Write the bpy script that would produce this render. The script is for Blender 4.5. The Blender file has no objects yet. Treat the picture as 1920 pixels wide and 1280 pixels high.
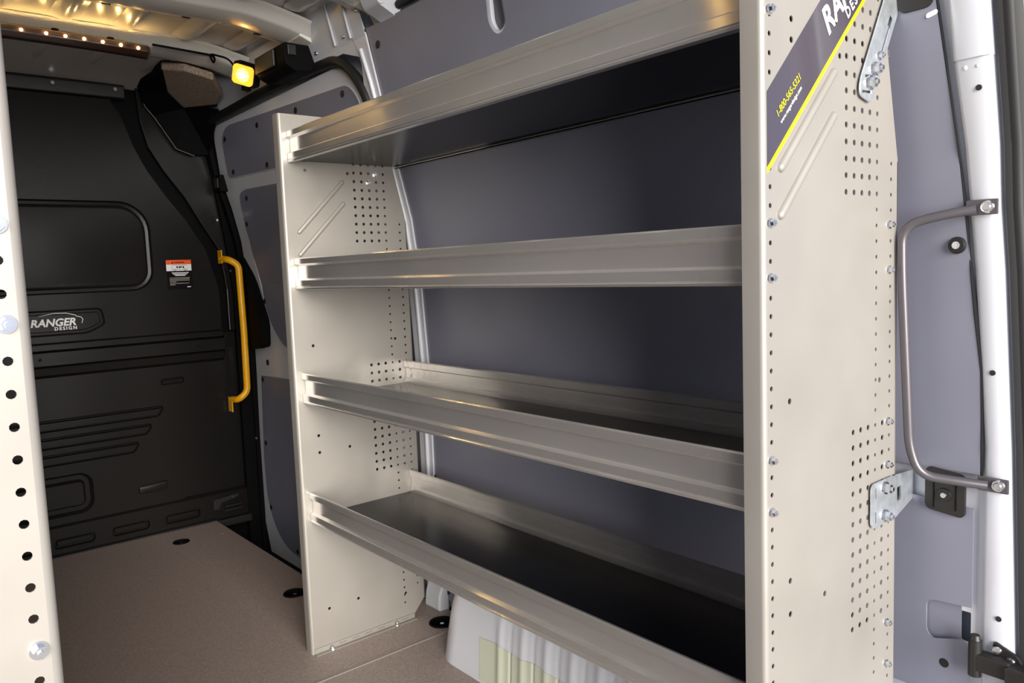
import bpy, bmesh, math, random
from mathutils import Vector, Matrix
from mathutils.geometry import delaunay_2d_cdt
random.seed(7)
SC = bpy.context.scene
COL = SC.collection
PI = math.pi

# ------------------------------------------------------------------ camera
def lookat():
    yaw, pit, rol = (math.radians(a) for a in (39.9745, -5.45, -2.1722))
    fw = Vector((math.sin(yaw)*math.cos(pit), math.cos(yaw)*math.cos(pit), math.sin(pit)))
    rt = Vector((math.cos(yaw), -math.sin(yaw), 0)); up = rt.cross(fw)
    r2 = rt*math.cos(rol)+up*math.sin(rol); u2 = -rt*math.sin(rol)+up*math.cos(rol)
    m = Matrix((r2, u2, -fw)).transposed().to_4x4()
    m.translation = Vector((-0.9719, -0.5973, 1.1341))
    return m
cd = bpy.data.cameras.new('camera'); cam = bpy.data.objects.new('camera', cd); COL.objects.link(cam)
cd.sensor_width = 36; cd.lens = 1464.66*36/1920; cd.clip_start = .02; cam.matrix_world = lookat(); SC.camera = cam
# ------------------------------------------------------------------ light
SC.view_settings.view_transform = 'Standard'; SC.view_settings.look = 'None'
SC.view_settings.gamma = 1; SC.view_settings.use_curve_mapping = False
SC.view_settings.exposure = 0.68
wd = bpy.data.worlds.new('world'); SC.world = wd; wd.use_nodes = True
wn = wd.node_tree; wn.nodes.clear()
wo = wn.nodes.new('ShaderNodeOutputWorld'); bg = wn.nodes.new('ShaderNodeBackground')
bg.inputs[0].default_value = (.76, .87, 1.16, 1); bg.inputs[1].default_value = .42
wn.links.new(bg.outputs[0], wo.inputs[0])
sd = bpy.data.lights.new('sun', 'SUN'); sun = bpy.data.objects.new('sun', sd); COL.objects.link(sun)
sd.energy = 5.4; sd.angle = math.radians(40); sd.color = (1, .95, .88)     # low sun behind thin haze, astern of the van
sun.rotation_euler = Vector((.36, 1, -.19)).to_track_quat('-Z', 'Y').to_euler(); sun.location = (-4, -9, 5)

# ------------------------------------------------------------------ materials
def lin(r, g, b):
    f = lambda c: (c/255/12.92) if c/255 <= .04045 else ((c/255+.055)/1.055)**2.4
    return (f(r), f(g), f(b), 1)
MATS = {}
def mat(name, col, rough=.5, metal=0, coat=0, spec=.5, noise=None, bump=None, emit=None, alpha=None, rvar=None, stretch=(1, 1, 1)):
    m = bpy.data.materials.new(name); m.use_nodes = True; nt = m.node_tree
    b = nt.nodes['Principled BSDF']
    b.inputs['Base Color'].default_value = col; b.inputs['Roughness'].default_value = rough
    b.inputs['Metallic'].default_value = metal; b.inputs['Specular IOR Level'].default_value = spec
    b.inputs['Coat Weight'].default_value = coat; b.inputs['Coat Roughness'].default_value = .08
    tc = None
    def tex(scale, det=4):
        nonlocal tc
        if tc is None:
            t = nt.nodes.new('ShaderNodeTexCoord'); tc = nt.nodes.new('ShaderNodeMapping')
            tc.inputs['Scale'].default_value = stretch; nt.links.new(t.outputs['Object'], tc.inputs[0])
        n = nt.nodes.new('ShaderNodeTexNoise'); n.inputs['Scale'].default_value = scale; n.inputs['Detail'].default_value = det
        nt.links.new(tc.outputs[0], n.inputs['Vector']); return n
    if noise:
        sc_, amt = noise; n = tex(sc_)
        mr = nt.nodes.new('ShaderNodeMapRange'); mr.inputs[1].default_value = .3; mr.inputs[2].default_value = .7
        mr.inputs[3].default_value = 1-amt; mr.inputs[4].default_value = 1+amt; nt.links.new(n.outputs[0], mr.inputs[0])
        mx = nt.nodes.new('ShaderNodeVectorMath'); mx.operation = 'SCALE'; mx.inputs[0].default_value = col[:3]
        nt.links.new(mr.outputs[0], mx.inputs['Scale']); nt.links.new(mx.outputs[0], b.inputs['Base Color'])
    if rvar:
        sc_, lo, hi = rvar; n = tex(sc_, 5)
        mr = nt.nodes.new('ShaderNodeMapRange'); mr.inputs[1].default_value = .35; mr.inputs[2].default_value = .68
        mr.inputs[3].default_value = lo; mr.inputs[4].default_value = hi
        nt.links.new(n.outputs[0], mr.inputs[0]); nt.links.new(mr.outputs[0], b.inputs['Roughness'])
    if bump:
        sc_, st, ds = bump; n = tex(sc_, 2); bp = nt.nodes.new('ShaderNodeBump'); bp.inputs['Strength'].default_value = st
        bp.inputs['Distance'].default_value = ds; nt.links.new(n.outputs[0], bp.inputs['Height']); nt.links.new(bp.outputs[0], b.inputs['Normal'])
    if emit:
        b.inputs['Emission Color'].default_value = emit[0]; b.inputs['Emission Strength'].default_value = emit[1]
    if alpha is not None: b.inputs['Alpha'].default_value = alpha
    MATS[name] = m; return m
mat('white_paint', lin(205, 207, 214), .28, coat=.35)
mat('roof_paint', lin(232, 229, 222), .26, coat=.4)
mat('liner', lin(124, 125, 139), .38, noise=(6, .04))
mat('galv', lin(158, 153, 146), .45, metal=.35, noise=(3, .06), rvar=(9, .38, .52))
mat('alu', lin(236, 233, 230), .2, metal=.85, rvar=(5, .15, .22), noise=(7, .1), stretch=(1, .25, 1))
_a = MATS['alu'].node_tree; _b = _a.nodes['Principled BSDF']; _b.inputs['Anisotropic'].default_value = 1.0
_t = _a.nodes.new('ShaderNodeCombineXYZ'); _t.inputs[2].default_value = 1.0; _a.links.new(_t.outputs[0], _b.inputs['Tangent'])
mat('board', lin(10, 10, 12), .24, spec=.25)
mat('zinc', lin(206, 212, 216), .3, metal=.75, noise=(60, .15))
mat('bolt', lin(222, 224, 228), .18, metal=1)
mat('black', lin(30, 28, 27), .42)
mat('matte_black', lin(13, 13, 14), .65, spec=.08)
mat('rubber', lin(20, 20, 21), .55)
mat('partition', lin(27, 25, 24), .27, spec=.2, bump=(240, .12, .002))
mat('foam', lin(150, 132, 116), .85, bump=(220, .8, .004), noise=(160, .45))
mat('floor', lin(158, 143, 135), .5, bump=(300, .5, .002), noise=(210, .22))
mat('seam', lin(150, 142, 136), .35)
mat('yellow', lin(255, 184, 8), .35, coat=.3)
mat('handle_grey', lin(92, 88, 92), .33, metal=.4)
mat('decal', lin(62, 56, 66), .2, coat=.5)
mat('decal_yellow', lin(238, 226, 10), .3)
mat('white_ink', lin(235, 235, 235), .4)
mat('orange_ink', lin(240, 90, 20), .4)
mat('film', lin(196, 200, 180), .5)
mat('led', lin(255, 220, 150), .4, emit=((1, .62, .2, 1), 150))
mat('lens_amber', lin(250, 190, 60), .25, emit=((1, .40, .03, 1), .8))
mat('lamp_glow', lin(255, 210, 90), .3, emit=((1, .6, .12, 1), 3.2))
mat('lamp_core', lin(255, 230, 150), .3, emit=((1, .72, .25, 1), 14))
mat('lightbar', lin(44, 30, 24), .15, coat=.6)
mat('ground', lin(208, 198, 182), .9, noise=(3, .1))
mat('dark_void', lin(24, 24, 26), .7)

# ------------------------------------------------------------------ helpers
WO = {}
def org(p): return WO.get(p, Vector((0, 0, 0))) if p else Vector((0, 0, 0))
def tag(o, label=None, cat=None, kind=None, group=None):
    if label: o['label'] = label
    if cat: o['category'] = cat
    if kind: o['kind'] = kind
    if group: o['group'] = group
    return o
def empty(name, loc, label=None, cat=None, kind=None, group=None):
    o = bpy.data.objects.new(name, None); COL.objects.link(o); o.location = loc; o.empty_display_size = .05
    WO[o] = Vector(loc); return tag(o, label, cat, kind, group)
def add(name, verts, faces, m, parent=None, smooth=None, bevel=0, seg=2, flip=False):
    vs = [Vector(v) for v in verts]
    lo = [min(v[i] for v in vs) for i in range(3)]; hi = [max(v[i] for v in vs) for i in range(3)]
    o0 = Vector(((lo[0]+hi[0])/2, (lo[1]+hi[1])/2, lo[2]))
    me = bpy.data.meshes.new(name); me.from_pydata([v-o0 for v in vs], [], faces)
    bm = bmesh.new(); bm.from_mesh(me); bmesh.ops.remove_doubles(bm, verts=bm.verts, dist=1e-6)
    bmesh.ops.recalc_face_normals(bm, faces=bm.faces); bm.to_mesh(me); bm.free()
    me.materials.append(MATS[m])
    o = bpy.data.objects.new(name, me); COL.objects.link(o)
    o.location = o0-org(parent); o.parent = parent; WO[o] = o0
    if bevel:
        b = o.modifiers.new('bevel', 'BEVEL'); b.width = bevel; b.segments = seg; b.limit_method = 'ANGLE'; b.angle_limit = math.radians(40)
    if smooth:
        me.shade_smooth() if hasattr(me, 'shade_smooth') else None
        me.set_sharp_from_angle(angle=math.radians(smooth))
    return o
def inst(name, me, loc, parent, rot=(0, 0, 0)):
    o = bpy.data.objects.new(name, me); COL.objects.link(o); o.parent = parent
    o.location = Vector(loc)-org(parent); o.rotation_euler = rot; WO[o] = Vector(loc); return o
def boxg(x0, x1, y0, y1, z0, z1):
    v = [(x, y, z) for x in (x0, x1) for y in (y0, y1) for z in (z0, z1)]
    return v, [(0, 1, 3, 2), (4, 6, 7, 5), (0, 4, 5, 1), (2, 3, 7, 6), (0, 2, 6, 4), (1, 5, 7, 3)]
def join(*gs):
    V, F = [], []
    for v, f in gs:
        n = len(V); V += list(v); F += [tuple(i+n for i in q) for q in f]
    return V, F
def tubeg(path, r, n=10, cap=True, flat=None):
    pts = [Vector(p) for p in path]; V, F = [], []
    t0 = (pts[1]-pts[0]).normalized(); a = t0.orthogonal().normalized()
    for i, p in enumerate(pts):
        t = (pts[min(i+1, len(pts)-1)]-pts[max(i-1, 0)]).normalized()
        a = (a-t*a.dot(t)).normalized(); b = t.cross(a)
        rr = r[i] if isinstance(r, (list, tuple)) else r
        for k in range(n):
            th = 2*PI*k/n; V.append(p+a*math.cos(th)*rr+b*math.sin(th)*rr)
    for i in range(len(pts)-1):
        for k in range(n):
            F.append((i*n+k, i*n+(k+1) % n, (i+1)*n+(k+1) % n, (i+1)*n+k))
    if cap: F += [tuple(range(n))[::-1], tuple(range((len(pts)-1)*n, len(pts)*n))]
    return V, F
def smoothpath(pts, rad, n=6):
    P = [Vector(p) for p in pts]; out = [P[0]]
    for i in range(1, len(P)-1):
        a = (P[i-1]-P[i]); b = (P[i+1]-P[i]); d = min(rad, a.length*.49, b.length*.49)
        A = P[i]+a.normalized()*d; B = P[i]+b.normalized()*d
        for k in range(n+1):
            t = k/n; out.append(A*(1-t)**2+P[i]*2*t*(1-t)+B*t*t)
    out.append(P[-1]); return out
def cyl(c, axis, r, h, n=20, r2=None):
    ax = Vector(axis).normalized(); a = ax.orthogonal().normalized(); b = ax.cross(a); c = Vector(c); r2 = r if r2 is None else r2
    V = [c+(a*math.cos(2*PI*k/n)+b*math.sin(2*PI*k/n))*r for k in range(n)]+[c+ax*h+(a*math.cos(2*PI*k/n)+b*math.sin(2*PI*k/n))*r2 for k in range(n)]
    F = [(k, (k+1) % n, n+(k+1) % n, n+k) for k in range(n)]+[tuple(range(n))[::-1], tuple(range(n, 2*n))]
    return V, F
def rr(x0, x1, y0, y1, r, n=6, rs=None):
    rs = rs or (r, r, r, r)   # corners: lower-left, lower-right, upper-right, upper-left
    out = []
    for (cx, cy, a0, q) in ((x0, y0, PI, 0), (x1, y0, 1.5*PI, 1), (x1, y1, 0, 2), (x0, y1, .5*PI, 3)):
        R = rs[q]; ox = cx+R if q in (0, 3) else cx-R; oy = cy+R if q in (0, 1) else cy-R
        for k in range(n+1):
            a = a0+PI/2*k/n; out.append((ox+R*math.cos(a), oy+R*math.sin(a)))
    return out
def rpoly(pts, n=5):
    out = []; N = len(pts)
    for i, p in enumerate(pts):
        r = p[2] if len(p) > 2 else 0
        P = Vector(p[:2]); A = Vector(pts[i-1][:2]); B = Vector(pts[(i+1) % N][:2])
        if r <= 0: out.append(tuple(P)); continue
        d = min(r, (A-P).length*.49, (B-P).length*.49); S = P+(A-P).normalized()*d; E = P+(B-P).normalized()*d
        for k in range(n+1):
            t = k/n; q = S*(1-t)**2+P*2*t*(1-t)+E*t*t; out.append(tuple(q))
    return out
def circ(x, y, r, n=8): return [(x+r*math.cos(2*PI*(k+.5)/n), y+r*math.sin(2*PI*(k+.5)/n)) for k in range(n)]
def pip(p, poly):
    x, y = p; c = False; j = len(poly)-1
    for i in range(len(poly)):
        xi, yi = poly[i]; xj, yj = poly[j]
        if (yi > y) != (yj > y) and x < (xj-xi)*(y-yi)/(yj-yi)+xi: c = not c
        j = i
    return c
def cdt(outline, holes=(), cuts=()):
    V, E = [], []
    for loop in [outline]+list(holes):
        n = len(V); V += [Vector(p) for p in loop]; E += [(n+i, n+(i+1) % len(loop)) for i in range(len(loop))]
    for a, b in cuts:
        n = len(V); V += [Vector(a), Vector(b)]; E.append((n, n+1))
    vs, es, fs, *_ = delaunay_2d_cdt(V, E, [], 0, 1e-6)
    hb = [(min(p[0] for p in h), max(p[0] for p in h), min(p[1] for p in h), max(p[1] for p in h), h) for h in holes]
    T = []
    for f in fs:
        c = sum((vs[i] for i in f), Vector((0, 0)))/len(f)
        if not pip(c, outline): continue
        if any(a <= c.x <= b and d <= c.y <= e and pip(c, h) for a, b, d, e, h in hb): continue
        T.append(tuple(f))
    used = sorted({i for t in T for i in t}); mp = {i: k for k, i in enumerate(used)}
    return [tuple(vs[i]) for i in used], [tuple(mp[i] for i in t) for t in T]
def solid(vt, f, t):
    v2, tr = vt; n = len(v2); V = [f(u, v, 0) for u, v in v2]+[f(u, v, t) for u, v in v2]
    F = list(tr)+[tuple(i+n for i in q[::-1]) for q in tr]; cnt = {}
    for q in tr:
        for i in range(len(q)):
            a, b = q[i], q[(i+1) % len(q)]; k = (min(a, b), max(a, b)); cnt.setdefault(k, []).append((a, b))
    F += [(e[0][0], e[0][0]+n, e[0][1]+n, e[0][1]) for e in cnt.values() if len(e) == 1]
    return V, F
def prismx(profile, x0, x1, closed=True):   # profile of (y, z), extruded in x
    n = len(profile); V = [(x0, y, z) for y, z in profile]+[(x1, y, z) for y, z in profile]
    F = [(i, (i+1) % n, n+(i+1) % n, n+i) for i in range(n if closed else n-1)]
    if closed: F += [tuple(range(n))[::-1], tuple(range(n, 2*n))]
    return V, F
def prismy(profile, y0, y1):   # profile of (x, z)
    n = len(profile); V = [(x, y0, z) for x, z in profile]+[(x, y1, z) for x, z in profile]
    return V, [(i, (i+1) % n, n+(i+1) % n, n+i) for i in range(n)]+[tuple(range(n))[::-1], tuple(range(n, 2*n))]
def ribbon(path, t):   # open 2-D path thickened to a closed loop
    P = [Vector(p) for p in path]; L = []
    for i, p in enumerate(P):
        a = (P[i]-P[i-1]).normalized() if i else (P[1]-P[0]).normalized()
        b = (P[i+1]-P[i]).normalized() if i < len(P)-1 else a
        nrm = Vector((-(a+b).y, (a+b).x)).normalized(); L.append(p+nrm*t/max(.5, nrm.dot(Vector((-a.y, a.x)))))
    return [tuple(p) for p in P]+[tuple(p) for p in L[::-1]]
def ribbon_faces(n):   # cap quads for a ribbon loop of 2n points
    return [(i, i+1, 2*n-2-i, 2*n-1-i) for i in range(n-1)]
def ribbon_y(path, t, y0, y1):
    L = ribbon(path, t); n = len(path); N = 2*n
    V = [(x, y0, z) for x, z in L]+[(x, y1, z) for x, z in L]
    F = [(i, (i+1) % N, N+(i+1) % N, N+i) for i in range(N)]
    F += ribbon_faces(n)+[tuple(N+i for i in q) for q in ribbon_faces(n)]
    return V, F
def inset(poly, d):
    A = sum(poly[i-1][0]*poly[i][1]-poly[i][0]*poly[i-1][1] for i in range(len(poly))); s = 1 if A > 0 else -1
    out = []; N = len(poly)
    for i in range(N):
        p, a, b = Vector(poly[i]), Vector(poly[i-1]), Vector(poly[(i+1) % N])
        e1 = (p-a).normalized(); e2 = (b-p).normalized(); n1 = Vector((-e1.y, e1.x))*s; n2 = Vector((-e2.y, e2.x))*s
        m = (n1+n2).normalized(); out.append(tuple(p+m*d/max(.4, m.dot(n1))))
    return out
def pressed(outline, rings, f):   # rings of (inset, depth); closed by a cap
    V, F = [], []; n = len(outline)
    for d, z in rings:
        V += [f(u, v, z) for u, v in (inset(outline, d) if d else outline)]
    for k in range(len(rings)-1):
        F += [(k*n+i, k*n+(i+1) % n, (k+1)*n+(i+1) % n, (k+1)*n+i) for i in range(n)]
    F.append(tuple(range((len(rings)-1)*n, len(rings)*n)))
    return V, F
def textg(s, size, shear=0, bold=0, spacing=1):
    c = bpy.data.curves.new('lettering', 'FONT'); c.body = s; c.size = size; c.shear = shear; c.offset = bold; c.space_character = spacing
    c.extrude = 0; c.fill_mode = 'BOTH'; c.resolution_u = 3
    o = bpy.data.objects.new('lettering', c); COL.objects.link(o)
    dg = bpy.context.evaluated_depsgraph_get(); me = bpy.data.meshes.new_from_object(o.evaluated_get(dg))
    V = [tuple(v.co) for v in me.vertices]; F = [tuple(p.vertices) for p in me.polygons]
    bpy.data.objects.remove(o); bpy.data.curves.remove(c); bpy.data.meshes.remove(me)
    return V, F
def place(g, o, U, Vv, fitw=None):
    V, F = g; x0 = min(v[0] for v in V); w = max(v[0] for v in V)-x0; s = (fitw/w) if fitw else 1
    o, U, Vv = Vector(o), Vector(U), Vector(Vv)
    return [o+U*(v[0]-x0)*s+Vv*v[1]*s for v in V], F

# right-hand side profile: wall x against height
WZ = [-1, 0, .8, 1.1, 1.3, 1.5, 1.7, 1.85, 1.98, 2.2]; WX = [.465, .465, .465, .45, .425, .375, .33, .295, .25, .16]
def W(z):
    for i in range(len(WZ)-1):
        if z <= WZ[i+1]:
            t = (z-WZ[i])/(WZ[i+1]-WZ[i]); t = max(0, t); return WX[i]*(1-t)+WX[i+1]*t
    return WX[-1]
ZB = [.8, .95, 1.1, 1.2, 1.3, 1.4, 1.5, 1.6, 1.7, 1.78, 1.85, 1.92]
def wallsheet(outline, holes=(), off=0, t=.004):   # outline in (y, z); off > 0 = further outwards
    ys = [p[0] for p in outline]; cuts = [((min(ys)-.01, z), (max(ys)+.01, z)) for z in ZB if min(p[1] for p in outline) < z < max(p[1] for p in outline)]
    v2, tr = cdt(outline, holes, cuts)
    return solid((v2, tr), lambda u, v, d: (W(v)+off+d, u, v), t)

# bolts (shared meshes), head pointing to -Y
def boltmesh(name, r, h, washer, stud=0, m='bolt'):
    g = [cyl((0, 0, 0), (0, -1, 0), washer, h*.3, 18, washer*.92), cyl((0, -h*.3, 0), (0, -1, 0), r, h*.7, 6, r*.93)]
    if stud: g.append(cyl((0, -h, 0), (0, -1, 0), r*.45, stud, 10))
    V, F = join(*g); me = bpy.data.meshes.new(name); me.from_pydata([tuple(v) for v in V], [], F)
    bm = bmesh.new(); bm.from_mesh(me); bmesh.ops.recalc_face_normals(bm, faces=bm.faces); bm.to_mesh(me); bm.free()
    me.materials.append(MATS[m]); return me
HEX = boltmesh('hex_bolt', .0054, .008, .0075, .0022)
HEXBIG = boltmesh('hex_bolt', .0085, .011, .0118, .004)
def discmesh(name, r, h, m, n=14):
    V, F = cyl((0, 0, 0), (0, -1, 0), r, h, n, r*.8); me = bpy.data.meshes.new(name); me.from_pydata([tuple(v) for v in V], [], F)
    me.materials.append(MATS[m]); return me
SCREW = discmesh('screw', .007, .005, 'bolt'); PLUG = discmesh('plug_or_hole_shade', .0125, .002, 'rubber', 18)

# ------------------------------------------------------------------ surroundings and shell
add('ground', [(-14, -14, -.68), (14, -14, -.68), (14, 14, -.68), (-14, 14, -.68)], [(0, 1, 2, 3)], 'ground')
tag(bpy.data.objects['ground'], 'pale concrete yard the van is parked on', 'ground', 'structure')

# floor
FL = empty('floor', (-.4, 1.4, -.012), 'grey brown textured composite van floor with round tie-down cups', 'floor', 'structure')
CUPS = [(.023, 2.874, .034), (.143, 1.997, .04), (.388, 1.43, .042)]
ff = lambda u, v, d: (u, v, -d)
fr = [(-1.33, 1.374), (.46, 1.374), (.46, 1.80), (.24, 1.86), (.24, 3.075), (-1.33, 3.075)]
hs = [circ(x, y, r, 24) for x, y, r in CUPS]
add('floor_panel', *solid(cdt(fr, hs+[circ(.193, 2.852, .006)]), ff, .012), 'floor', FL)
add('floor_panel', *solid(cdt([(-1.33, -.2), (.46, -.2), (.46, 1.366), (-1.33, 1.366)]), ff, .012), 'floor', FL)
add('seam_strip', *boxg(-1.33, .46, 1.366, 1.374, -.012, .0015), 'seam', FL)
add('underfloor', *boxg(-1.4, .24, -.22, 3.12, -.09, -.03), 'matte_black', FL)
add('underfloor', *boxg(.24, .56, -.22, 1.8, -.09, -.03), 'matte_black', FL)
for x, y, r in CUPS:
    c = add('tie_down_cup', *join(*[tubeg([(x+r*.94*math.cos(2*PI*k/24), y+r*.94*math.sin(2*PI*k/24), .001) for k in range(25)], .0032, 6),
            (cyl((x, y, -.018), (0, 0, 1), r*.99, .0185, 24)[0], cyl((0, 0, 0), (0, 0, 1), 1, 1, 24)[1][:24]), cyl((x, y, -.018), (0, 0, 1), r*.98, .004, 24), cyl((x, y, -.014), (0, 0, 1), r*.3, .006, 16, r*.24)]), 'matte_black', FL, smooth=40)
    add('cup_bolt', *cyl((x, y, -.008), (0, 0, 1), .007, .006, 6), 'bolt', c)
    add('lashing_ring', *tubeg([(x+r*.62*math.cos(a*PI/10), y+r*.62*math.sin(a*PI/10), -.006) for a in range(3, 18)], .0035, 6), 'matte_black', c)
# step well beside the sliding door
ST = empty('trim_1', (.35, 2.4, -.2), 'black moulded entrance step below the sliding door', 'step', 'structure')
add('step_tread', *boxg(.24, .62, 1.8, 3.1, -.24, -.20), 'matte_black', ST)
add('step_riser', *boxg(.228, .243, 1.86, 3.08, -.20, -.0125), 'matte_black', ST)
add('sill_strip', *boxg(.243, .40, 3.03, 3.075, -.03, .004), 'black', ST, bevel=.003)

# ceiling
CE = empty('ceiling', (-.43, 1.4, 1.9), 'white painted steel van roof with pressed ribs', 'ceiling', 'structure')
def roofz(x): 
    t = (x+.43)/.75; return 1.999-.028*t*t*t*t-.006*t*t
XS = [-1.22+.0775*i for i in range(21)]
V = []; F = []
for y in (-.22, 1.0, 2.5, 2.75, 3.12):
    for x in XS: V.append((x, y, roofz(x)-(.03 if y > 3 else .012 if y > 2.6 else 0)))
n = len(XS)
for j in range(4):
    for i in range(n-1): F.append((j*n+i, j*n+i+1, (j+1)*n+i+1, (j+1)*n+i))
V += [(x, y, z+.03) for x, y, z in V]; m_ = 5*n
F += [tuple(m_+i for i in f) for f in F]
add('roof_skin', V, F, 'roof_paint', CE, smooth=40)
def bowz(x):
    t = abs(x+.43)/.72; return 1.955-.05*max(0, (t-.62)/.38)**1.6
def bow(y, name='roof_bow'):
    xs = [-1.14+.0355*i for i in range(41)]; V, F = [], []
    prof = [(-.165, .042), (-.150, .036), (-.125, .008), (-.11, .003), (-.012, 0), (0, .001), (.006, .005), (.05, .013), (.055, .02)]
    for x in xs:
        b = bowz(x); V += [(x, y+dy, b+dz) for dy, dz in prof]
    k = len(prof)
    for i in range(len(xs)-1):
        for j in range(k-1): F.append((i*k+j, i*k+j+1, (i+1)*k+j+1, (i+1)*k+j))
    o = add(name, V, F, 'roof_paint', CE, smooth=50)
    so = o.modifiers.new('gauge', 'SOLIDIFY'); so.thickness = .0015
    for q in range(-4, 13):
        x = -.43+q*.058
        if q % 2: continue
        if x > .27: continue
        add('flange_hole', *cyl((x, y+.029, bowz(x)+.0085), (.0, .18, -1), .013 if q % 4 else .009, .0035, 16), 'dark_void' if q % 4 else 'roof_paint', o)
    # bow foot bracket on the side rail
    b = bowz(.285)
    add('bow_foot', *prismy(rpoly([(.235, b+.03), (.30, b-.002), (.335, b-.055, .01), (.318, b-.062), (.285, b-.01), (.23, b+.012)]), y-.12, y-.01), 'roof_paint', o, bevel=.004)
    return o
BOWS = [bow(y) for y in (.50, 1.01, 1.52, 1.985, 2.51)]
# pressed stiffening ribs running fore and aft between the bows
for y0, y1 in ((.55, .86), (1.06, 1.37), (1.57, 1.835), (2.035, 2.36), (2.56, 2.95)):
    for x in (-.94, -.75, -.56, -.37, -.18, .01, .19):
        xs = [-.045, -.03, -.014, 0, .014, .03, .045]; zz = [0, .004, .014, .016, .014, .004, 0]; V, F = [], []
        ys = [y0, y0+.05, y1-.05, y1]; am = [.05, 1, 1, .05]
        for yy, a in zip(ys, am):
            V += [(x+dx*(.6+.4*a), yy, roofz(x)-.001-dz*a) for dx, dz in zip(xs, zz)]
        for j in range(3):
            for i in range(6): F.append((j*7+i, j*7+i+1, j*7+8+i, j*7+7+i))
        add('roof_rib', V, F, 'roof_paint', CE, smooth=60)

# ------------------------------------------------------------------ right wall
WR = empty('wall_right', (.47, .8, 0), 'right van side with smooth grey liner panels on white painted steel', 'wall', 'structure')
# outer skin
V, F = wallsheet([(-.2, -.08), (1.6, -.08), (1.6, 2.06), (-.2, 2.06)], off=.05, t=.004); add('body_skin', V, F, 'white_paint', WR)
V, F = wallsheet([(1.6, -.26), (3.14, -.26), (3.14, 2.06), (1.6, 2.06)], off=.075, t=.004); add('body_skin', V, F, 'white_paint', WR)
slot = rpoly([(.922, 1.87), (.921, 1.76), (.938, 1.718, .02), (.966, 1.718, .018), (.987, 1.745), (.976, 1.84), (.972, 1.87)])
slot = rpoly([(.918, 1.83, .02), (.920, 1.735, .02), (.945, 1.716, .02), (.972, 1.72, .018), (.988, 1.75, .02), (.972, 1.835, .02)])
up = [(-.02, 1.56), (1.545, 1.56), (1.54, 1.868), (.4, 1.872), (-.02, 1.872)]
add('liner_panel', *wallsheet(up, [slot], 0, .004), 'liner', WR, smooth=50)
add('slot_edge', *[g for g in [solid(cdt(slot, [inset(slot, .008)]), lambda u, v, d: (W(v)+.0045+d, u, v), .012)]][0], 'white_paint', WR)
add('liner_panel', *wallsheet(rpoly([(.055, .03), (1.565, .03), (1.565, 1.555), (-.062, 1.555), (-.082, 1.26), (-.108, .93), (-.108, .752), (.055, .752)], 3)), 'liner', WR, smooth=50)
cut = [(-.099, .69), (.045, .70), (.045, .2), (-.098, .2), (-.097, .443), (-.083, .452), (-.034, .437, .012), (-.024, .45, .012), (-.024, .502, .012), (-.034, .510, .012), (-.099, .514)]
add('liner_panel', *wallsheet(rpoly(cut), [circ(-.055, .398, .0085, 20)]), 'liner', WR)
add('body_rail', *wallsheet([(-.20, -.05), (.05, -.05), (.05, 1.9), (-.20, 1.9)], [rr(-.094, -.078, .445, .50, .002)], .012, .003), 'white_paint', WR)
add('recess_pocket', *wallsheet(rr(-.079, .02, .42, .53, .01), (), .0105, .001), 'liner', WR)
for y, z in ((1.497, 1.815), (1.545, .44), (1.50, .06)):
    inst('plug_or_hole_shade', PLUG, (W(z)-.001, y, z), WR, (0, 0, -PI/2))
add('plug_or_hole_shade', *cyl((.4655, -.055, .398), (1, 0, 0), .0083, .003, 20), 'rubber', WR)  # black disc stands in for the shade inside the liner hole
# centre pillar strip in front of the upper liner, and base
pil = [(1.545, -.02), (1.64, -.02), (1.64, 1.60), (1.628, 1.70), (1.60, 1.79, .03), (1.62, 1.86), (1.545, 1.868)]
add('door_pillar', *wallsheet(rpoly(pil), (), -.006, .006), 'white_paint', WR)
add('door_pillar_bead', *tubeg([(W(z)-.008, 1.572+(.0 if z < 1.7 else (z-1.7)*.12), z) for z in [.02+.1*k for k in range(19)]], .007, 8), 'white_paint', WR, smooth=60)
add('pillar_foot', *prismy(rpoly([(.47, .12), (.47, -.01), (.425, 0, .01), (.43, .05, .01), (.45, .10)]), 1.50, 1.585), 'white_paint', WR, bevel=.006)
# rail above the sliding door
rail = [(1.60, 1.80), (1.70, 1.832), (3.0, 1.845), (3.1, 1.845), (3.1, 1.99), (1.545, 1.99), (1.545, 1.86)]
add('cant_rail', *wallsheet(rail, [rr(1.90, 1.935, 1.905, 1.922, .003)], -.004, .004), 'white_paint', WR)
add('cant_rail', *wallsheet([(-.2, 1.905), (1.545, 1.905), (1.545, 1.99), (-.2, 1.99)], (), .02, .003), 'white_paint', WR)
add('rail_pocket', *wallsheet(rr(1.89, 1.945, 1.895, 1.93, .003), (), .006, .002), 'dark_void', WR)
for y in (1.62, 1.72, 2.02):
    add('rail_bead', *tubeg([(W(z)-.008, y+(1.9-z)*.15, z) for z in (1.985, 1.93, 1.90, 1.86)], .0045, 6), 'white_paint', WR, smooth=60)
for y, z in ((1.665, 1.875), (1.86, 1.868)):
    inst('screw', SCREW, (W(z)-.004, y, z), WR, (0, 0, -PI/2))
add('rail_bracket', *join(prismy(rpoly([(.30, 1.86), (.235, 1.89, .01), (.20, 1.97), (.23, 1.98), (.33, 1.93)]), 1.375, 1.455), cyl((.243, 1.374, 1.90), (0, -1, 0), .012, .003, 16)), 'white_paint', WR, bevel=.004)
add('rail_rim', *tubeg([(W(1.895)+.02, y, 1.895) for y in (-.1, 1.37)], .012, 8), 'dark_void', WR)

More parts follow.
